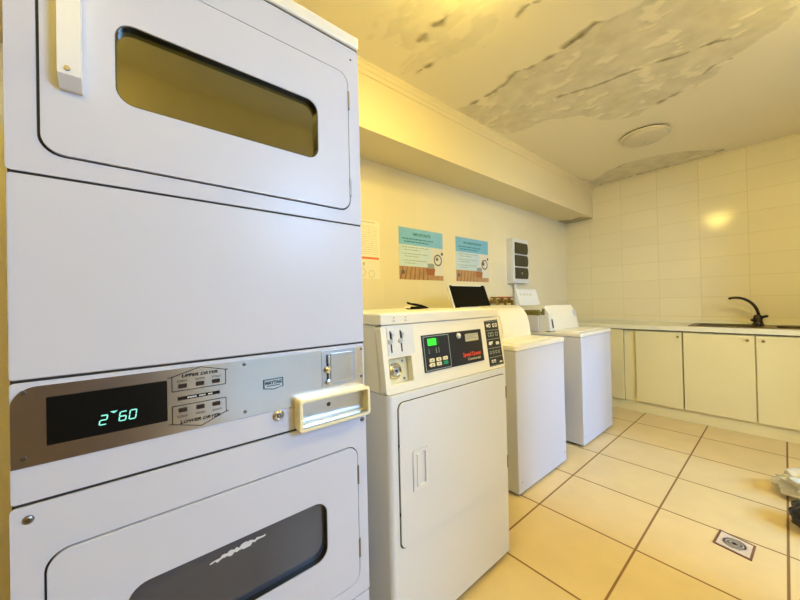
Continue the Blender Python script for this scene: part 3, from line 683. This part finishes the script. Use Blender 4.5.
# ================================================================= WALL THINGS
WX = XL
fw = lambda d, y, z: (WX+d, y, z)
def poster(y0, y1, z0, z1, head, body, title, label, flip):
    p = MB(fw); p.box(.0005, .002, y0, y1, z0, z1)
    p = p.build('poster', M['paper'], None, 0, L(label, 'poster', None))
    W, H_ = y1-y0, z1-z0
    Y = lambda a: y0+a*W
    Z = lambda a: z1-a*H_
    MB(fw).box(.002, .0024, Y(0), Y(1), Z(.33), Z(0)).build('header_band', head, p, 0)
    MB(fw).box(.002, .0023, Y(0), Y(.70), Z(.74), Z(.33)).build('text_area', body, p, 0)
    tx = MB(fw); tx.text(title, .034 if len(title) < 12 else .030, .0026, Y(.50), Z(.115), .0002, bold=.0008)
    random.seed(len(title))
    def words(a0, a1, zc, mb, hh=.009):
        a = a0
        while a < a1:
            l = random.uniform(.03, .085); e = min(a+l, a1); mb.box(.0024, .0027, Y(a), Y(e), Z(zc)-hh/2, Z(zc)+hh/2); a = e+.014
    words(.07, .76, .21, tx); words(.11, .66, .265, tx)
    tx.build('heading_lettering', M['teal_ink'], p, 0)
    bl = MB(fw)
    for zc, a1, b1 in ((.375, .66, .46), (.50, .62, .42), (.63, .60, .34)):
        words(.11, a1, zc, bl, .006); words(.11, b1, zc+.05, bl, .006)
        bl.box(.0024, .0027, Y(.065), Y(.085), Z(zc)-.004, Z(zc)+.004)
    bl.build('bullet_lettering', M['grey_print'], p, 0)
    MB(fw).box(.002, .0025, Y(0), Y(1), Z(1), Z(.745)).build('printed_table', M['wood'], p, 0)
    pk = MB(fw)
    for k in range(7):
        a = .04+.09*k; pk.prism([(Y(a-.02*(4-k)/2), Z(1)), (Y(a+.03-.02*(4-k)/2), Z(1)), (Y(a+.045), Z(.75)), (Y(a+.03), Z(.75))], 0, .0024, .0028)
    pk.build('printed_planks', mat('printed_dark_wood', (.33, .17, .07), .5, noise_amt=.4, noise_scale=30), p, 0)
    wm = MB(fw); wm.box(.002, .0027, Y(.70), Y(1), Z(.90), Z(.33)); wm.box(.0024, .0029, Y(.62), Y(.80), Z(.72), Z(.62)); wm.build('printed_washer', mat('printed_white', (.74, .74, .68), .5), p, 0)
    rg = MB(fw); rg.prism([circ(Y(.87), Z(.58), .10*W), circ(Y(.87), Z(.58), .075*W)], 0, .0027, .0031)
    rg.prism(circ(Y(.83 if flip else .85), Z(.56), .038*W if flip else .03*W), 0, .0027, .0031)
    rg.prism(circ(Y(.975), Z(.44), .028*W), 0, .0027, .0031); rg.prism(circ(Y(.075), Z(.86), .035*W), 0, .0027, .0031)
    rg.build('printed_drum', mat('printed_dark_grey', (.13, .12, .11), .5), p, 0)
    bk = MB(fw); bk.prism([(Y(.60), Z(.90)), (Y(.57), Z(.76)), (Y(.80), Z(.76)), (Y(.78), Z(.90))], 0, .0027, .0031); bk.build('printed_basket', M['basket'], p, 0)
    bt = MB(fw); bt.rr(Y(.62), Y(.78), Z(.78), Z(.66), .012, .0027, .003); bt.build('printed_towels', M['grey_print'], p, 0)
    return p
poster(1.672, 2.193, 1.438, 1.868, M['teal'], M['pale'], 'IMPORTANTE', 'teal-headed poster on tiled wall, left one of the two, above the single dryer', False)
poster(2.375, 2.893, 1.440, 1.866, M['blue'], M['pale2'], 'RECOMENDACIONES', 'blue-headed poster on tiled wall, right one of the two, nearer the switch box', True)
nt_ = MB(fw); nt_.box(.0005, .002, 1.17, 1.481, 1.433, 1.872); nt_ = nt_.build('notice_sheet', M['notice'], None, 0, L('cream notice sheet with red bar on wall right next to the stacked dryer', 'notice'))
tx = MB(fw); random.seed(5)
tx.box(.002, .0024, 1.26, 1.44, 1.855, 1.861)
for k in range(14):
    a = 1.20
    while a < 1.455:
        e = min(a+random.uniform(.015, .05), 1.46); tx.box(.002, .0024, a, e, 1.826-k*.016, 1.8285-k*.016); a = e+.008
for k in range(3):
    cx = 1.24+k*.08; tx.prism([circ(cx, 1.49-.01*k, .028, 16), circ(cx, 1.49-.01*k, .025, 16)], 0, .002, .0024)
tx.prism([(1.32, 1.552), (1.34, 1.552), (1.335, 1.53), (1.325, 1.53)], 0, .002, .0024)
tx.build('notice_lettering', mat('faded_print', (.50, .44, .30), .6), nt_, 0)
MB(fw).box(.002, .0026, 1.185, 1.470, 1.579, 1.596).build('red_bar', M['orange'], nt_, 0)

sb = thing('switch_box', (WX+.04, 3.41, 1.43), 'white wall box with three dark covers on the tiled wall above the washers', 'electrical box')
q = MB(fw); q.box(0, .080, 3.245, 3.585, 1.435, 1.935, .006); q.build('housing', M['white'], sb)
for z0 in (1.765, 1.625, 1.485):
    q = MB(fw); q.prism([(3.283, z0), (3.53, z0), (3.546, z0+.012), (3.556, z0+.06), (3.548, z0+.11), (3.53, z0+.125), (3.283, z0+.125)], 0, .078, .092, .003)
    cv = q.build('switch_cover', mat('smoked_cover', (.03, .028, .012), .3), sb)
    if z0 == 1.485: MB(fw).lathe([(0, .091), (.010, .091), (.008, .095), (0, .096)], (0, 3.41, z0+.062), 'X', 14).build('indicator', M['chrome'], cv)
q = MB(fw); q.cyl((.03, 3.36, 1.0), (.03, 3.36, 1.44), .018, n=16); q.build('conduit', M['white'], sb)

# brass valves and hoses on the wall behind the first washer
vg = 'water valves behind the washers'
for i, yy in enumerate((2.92, 3.06, 3.20)):
    lab = ['brass water valve on wall behind the first washer, nearest the black raised cover', 'middle brass water valve of the row on wall behind the first washer', 'brass water valve with red handle beside the white raised cover'][i]
    v = thing('water_valve', (WX+.03, yy, 1.22), lab, 'valve')
    q = MB(fw); q.cyl((0, yy, 1.235), (.012, yy, 1.235), .026, n=18); q.cyl((.01, yy, 1.235), (.09, yy, 1.235), .013, n=14); q.cyl((.05, yy, 1.215), (.05, yy, 1.275), .017, n=14); q.cyl((.085, yy, 1.245), (.085, yy, 1.195), .014, n=14)
    q.build('valve_body', M['brass'], v)
    q = MB(fw); q.box(.035, .065, yy-.055, yy+.055, 1.272, 1.286, .005); q.build('handle', M['redp'] if i else M['brass'], v)
    q = MB(fw); q.tube([(.085, yy, 1.20), (.09, yy+.01, 1.12), (.12, yy+.02, 1.02), (.14, yy+.03, .90), (.14, yy+.03, .78)], .012); q.build('hose', M['blackm'] if i == 1 else M['steel_plain'], v)

# dark clip lying on the dryer top
ck = thing('clamp_clip', (-1.25, 1.165, 1.212), 'small dark clip lying on top of the single dryer', 'clip')
q = MB(); q.tube([(-1.25, 1.245, 1.217), (-1.25, 1.20, 1.219), (-1.25, 1.15, 1.219), (-1.25, 1.10, 1.220), (-1.25, 1.08, 1.221)], [.003, .006, .008, .007, .004], 8); q.build('lower_jaw', M['blackm'], ck)
q = MB(); q.tube([(-1.25, 1.235, 1.220), (-1.25, 1.20, 1.228), (-1.25, 1.15, 1.236), (-1.25, 1.115, 1.241), (-1.25, 1.095, 1.247)], [.003, .006, .007, .005, .006], 8); q.build('upper_jaw', M['blackm'], ck)
q = MB(); q.tube([(-1.243, 1.105, 1.222), (-1.243, 1.085, 1.226), (-1.243, 1.073, 1.222)], .005, 8); q.build('pale_tip', M['cream'], ck)

# ================================================================= KITCHEN RUN ON THE BACK WALL
CY = 4.2
def cabinet(x0, x1, doors, label):
    """carcass with flush cream doors; doors: (x0, x1, knob x)"""
    c = thing('base_cabinet', ((x0+x1)/2, 4.5, .11), label, 'cabinet')
    q = MB()
    for a in (x0, x1-.018): q.box(a, a+.018, CY+.022, 4.77, .115, .893)
    q.box(x0+.018, x1-.018, CY+.022, 4.77, .115, .133).box(x0+.018, x1-.018, 4.755, 4.77, .133, .893).box(x0+.018, x1-.018, CY+.022, CY+.035, .133, .893)
    q.build('carcass', M['cab'], c)
    for a, b_, kx in doors:
        q = MB(); q.box(a, b_, CY, CY+.019, .122, .884, .0025); d = q.build('door', M['cab'], c)
        q = MB(); q.lathe([(0, -.022), (.009, -.022), (.011, -.016), (.006, -.008), (.006, .001), (0, .001)], (kx, CY, .842), 'Y', 20); q.build('knob', M['brass'], d)
    return c
cabinet(-1.165, -.669, [(-1.055, -.672, -.70)], 'cream base cabinet left of the sink, beside the far washer, single door with right-hand knob')
cabinet(-.663, .315, [(-.661, -.183, -.225), (-.174, .311, -.13)], 'wide cream two-door base cabinet under the sink and tap')
cabinet(.321, .80, [(.324, .797, .37)], 'cream base cabinet right of the sink cabinet, past the edge of the view')
MB().box(XL+.002, -1.169, CY+.004, CY+.022, .115, .893, .001).build('filler_panel', M['cab'], None, 0, L('plain cream filler panel behind the far washer, left end of cabinet run', 'panel'))
MB().box(XL+.002, .80, CY+.03, CY+.05, 0, .112, .001).build('plinth_board', M['cab'], None, 0, L('long cream plinth board along the floor under the base cabinets', 'plinth'))
# worktop with a cut-out
ct = thing('worktop', (-.6, 4.5, .90), 'long cream worktop running along the back wall over the cabinets', 'worktop')
q = MB(); q.prism([[(XL+.002, CY-.018), (.82, CY-.018), (.82, 4.798), (XL+.002, 4.798)], rrect(-.60, .42, 4.275, 4.70, .03)], 2, .902, .948, .004); q.build('slab', M['counter'], ct)
MB().box(XL+.002, .82, 4.775, 4.799, .948, .978, .003).build('upstand', M['counter'], ct)
MB().box(XL+.002, .80, CY+.003, CY+.02, .893, .902).build('shadow_gap', M['dark'], ct)
# inset sink: drainer on the left, bowl on the right
sk = thing('sink', (-.1, 4.49, .948), 'worn stainless steel inset sink with drainer in the cream worktop', 'sink')
q = MB(); q.prism([rrect(-.635, .45, 4.245, 4.735, .04), rrect(-.575, -.16, 4.30, 4.60, .04), rrect(-.06, .40, 4.30, 4.60, .05)], 2, .9485, .953, .002); q.build('rim', M['sinkm'], sk)
q = MB(); q.prism(rrect(-.58, -.155, 4.295, 4.605, .04), 2, .938, .941)
q.build('drainer', M['sinkm'], sk)
q = MB()
for k in range(9): q.box(-.555+k*.045, -.540+k*.045, 4.33, 4.57, .9405, .945, .0015)
q.build('drainer_ribs', M['sinkm'], sk)
q = MB(); q.prism([rrect(-.065, .405, 4.295, 4.605, .05), rrect(-.058, .398, 4.302, 4.598, .045)], 2, .900, .949); q.prism(rrect(-.065, .405, 4.295, 4.605, .05), 2, .897, .901); q.build('bowl', M['sinkm'], sk)
# tap
fc = thing('sink_tap', (-.175, 4.65, .953), 'dark arched mixer tap standing at the back of the sink', 'tap')
fy = 4.65
q = MB(); q.lathe([(0, 0), (.042, 0), (.042, .006), (.036, .014), (.030, .05), (.034, .062), (.030, .085), (.020, .098), (0, .10)], (-.175, fy, .953), 'Z', 28); q.build('tap_body', M['faucet'], fc)
pts = []
for k in range(15):
    t = k/14; a = math.radians(0+105*t)
    pts.append((-.170-.170*(1-math.cos(a))*.87, fy-.05*t, 1.035+.185*math.sin(min(a, PI/2)) if a <= PI/2 else 1.22-.10*(1-math.sin(a))*1.2))
pts.append((-.362, fy-.055, 1.208))
q = MB(); q.tube(pts, [.0125]*12+[.012, .0115, .012, .0125], 14); q.build('spout', M['faucet'], fc)
q = MB(); q.tube([(-.178, fy-.005, 1.02), (-.150, fy-.02, 1.030), (-.118, fy-.03, 1.040), (-.108, fy-.032, 1.044)], [.012, .013, .012, .007], 12); q.build('lever', M['faucet'], fc)
q = MB(); q.tube([(-.178, fy-.01, .99), (-.205, fy-.03, 1.002), (-.218, fy-.04, 1.0)], [.018, .017, .010], 12); q.build('side_valve', M['faucet'], fc)

# ================================================================= CEILING LAMPS
def lamp(x, y, lit, label, colr=None, watt=0, glass=None):
    t = thing('ceiling_lamp', (x, y, ZC), label, 'lamp')
    MB().lathe([(0, .002), (.165, .002), (.165, -.014), (0, -.014)], (x, y, ZC), 'Z', 48).build('mount_shade', M['dark'], t)  # core blackened to paint the shadow ring between lamp and ceiling
    MB().lathe([(0, -.013), (.180, -.013), (.184, -.017), (.184, -.027), (.172, -.031), (0, -.031)], (x, y, ZC), 'Z', 48).build('base_ring', M['rim'], t)
    MB().lathe([(.170, -.030), (.168, -.040), (.150, -.054), (.115, -.065), (.07, -.072), (0, -.075)], (x, y, ZC), 'Z', 48).build('shade', glass, t, 60)
    MB().lathe([(0, -.074), (.007, -.074), (.006, -.082), (0, -.085)], (x, y, ZC), 'Z', 14).build('finial', M['rim'], t)
    if lit:
        ld_ = bpy.data.lights.new('lamp_bulb', 'POINT'); ld_.energy = watt; ld_.color = colr; ld_.shadow_soft_size = .06
        lo = bpy.data.objects.new('lamp_bulb', ld_); COL.objects.link(lo); lo.location = (0, 0, -.15); lo.parent = t
lamp(-.80, 3.63, False, 'round unlit ceiling lamp below peeling paint near the back wall', glass=M['glassw'])
lamp(-.79, 1.09, True, 'glowing warm round ceiling lamp above the single dryer, above the top edge of the view', LAMP_WARM, LAMP_W, M['glass_lit'])

lamp(.42, 2.35, True, 'added warm round fill lamp near the doorway, unseen beyond the right edge of the view', LAMP_WARM, FILL2_W, M['fill_glass2'])  # fill lamp added out of view to lighten back wall and cabinets
lamp(.50, -.25, True, 'added warm round fill lamp, unseen, overhead at the camera end of the room', LAMP_WARM, FILL3_W, M['fill_glass3'])  # unseen lamp added to light machine sides facing the camera end

# ================================================================= FLOOR THINGS
dn = thing('floor_drain', (-.19, 2.305, 0), 'small rectangular floor drain plate with rusty edge set in the beige tiles', 'drain')
q = MB(); q.prism([[(-.262, 2.243), (-.126, 2.215), (-.118, 2.360), (-.250, 2.392)], [(-.252, 2.252), (-.134, 2.228), (-.127, 2.352), (-.242, 2.381)]], 2, .0, .004); q.build('rusty_frame', M['drain_rust'], dn, 0)
q = MB(); q.prism([(-.252, 2.252), (-.134, 2.228), (-.127, 2.352), (-.242, 2.381)], 2, 0, .003); q.build('plate', M['drain_plate'], dn, 0)
q = MB()
for r_ in (.048, .034, .020): q.lathe([(r_, .003), (r_, .0045), (r_-.006, .0045), (r_-.006, .003)], (-.189, 2.304, 0), 'Z', 28)
q.build('rings', mat('drain_dull', (.52, .45, .38), .4), dn)
MB().lathe([(0, .003), (.008, .003), (.007, .0046), (0, .0046)], (-.189, 2.304, 0), 'Z', 14).build('centre_hole', M['black'], dn)

def lump(name, c, rx, ry, rz, m, lab, seed, amp, fq):
    t = bmesh.new(); bmesh.ops.create_icosphere(t, subdivisions=5, radius=1)
    for v in t.verts:
        n = v.co.normalized(); p = n*fq+Vector((seed, seed*2, seed*3))
        r = 1+amp*noise.fractal(p, 1, 2, 4)-amp*.7*abs(noise.noise(p*1.7))
        k = n*r; z = max(-.82, k.z)
        v.co = Vector((c[0]+k.x*rx, c[1]+k.y*ry, c[2]+(z+.82)*rz))
    b = MB(); b._add(t); return b.build(name, m, None, 60, L(lab[0], lab[1]))
lump('plastic_bag', (.105, 3.12, 0.0), .175, .15, .095, M['bag'], ('crumpled pale see-through plastic bag on the floor at right edge', 'bag'), 2.3, .35, 1.6)
lump('black_bag', (.12, 2.70, 0.0), .125, .11, .105, M['bin'], ('small knotted black bag on the floor at right edge, in front of the pale bag', 'bag'), 5.1, .22, 1.3)
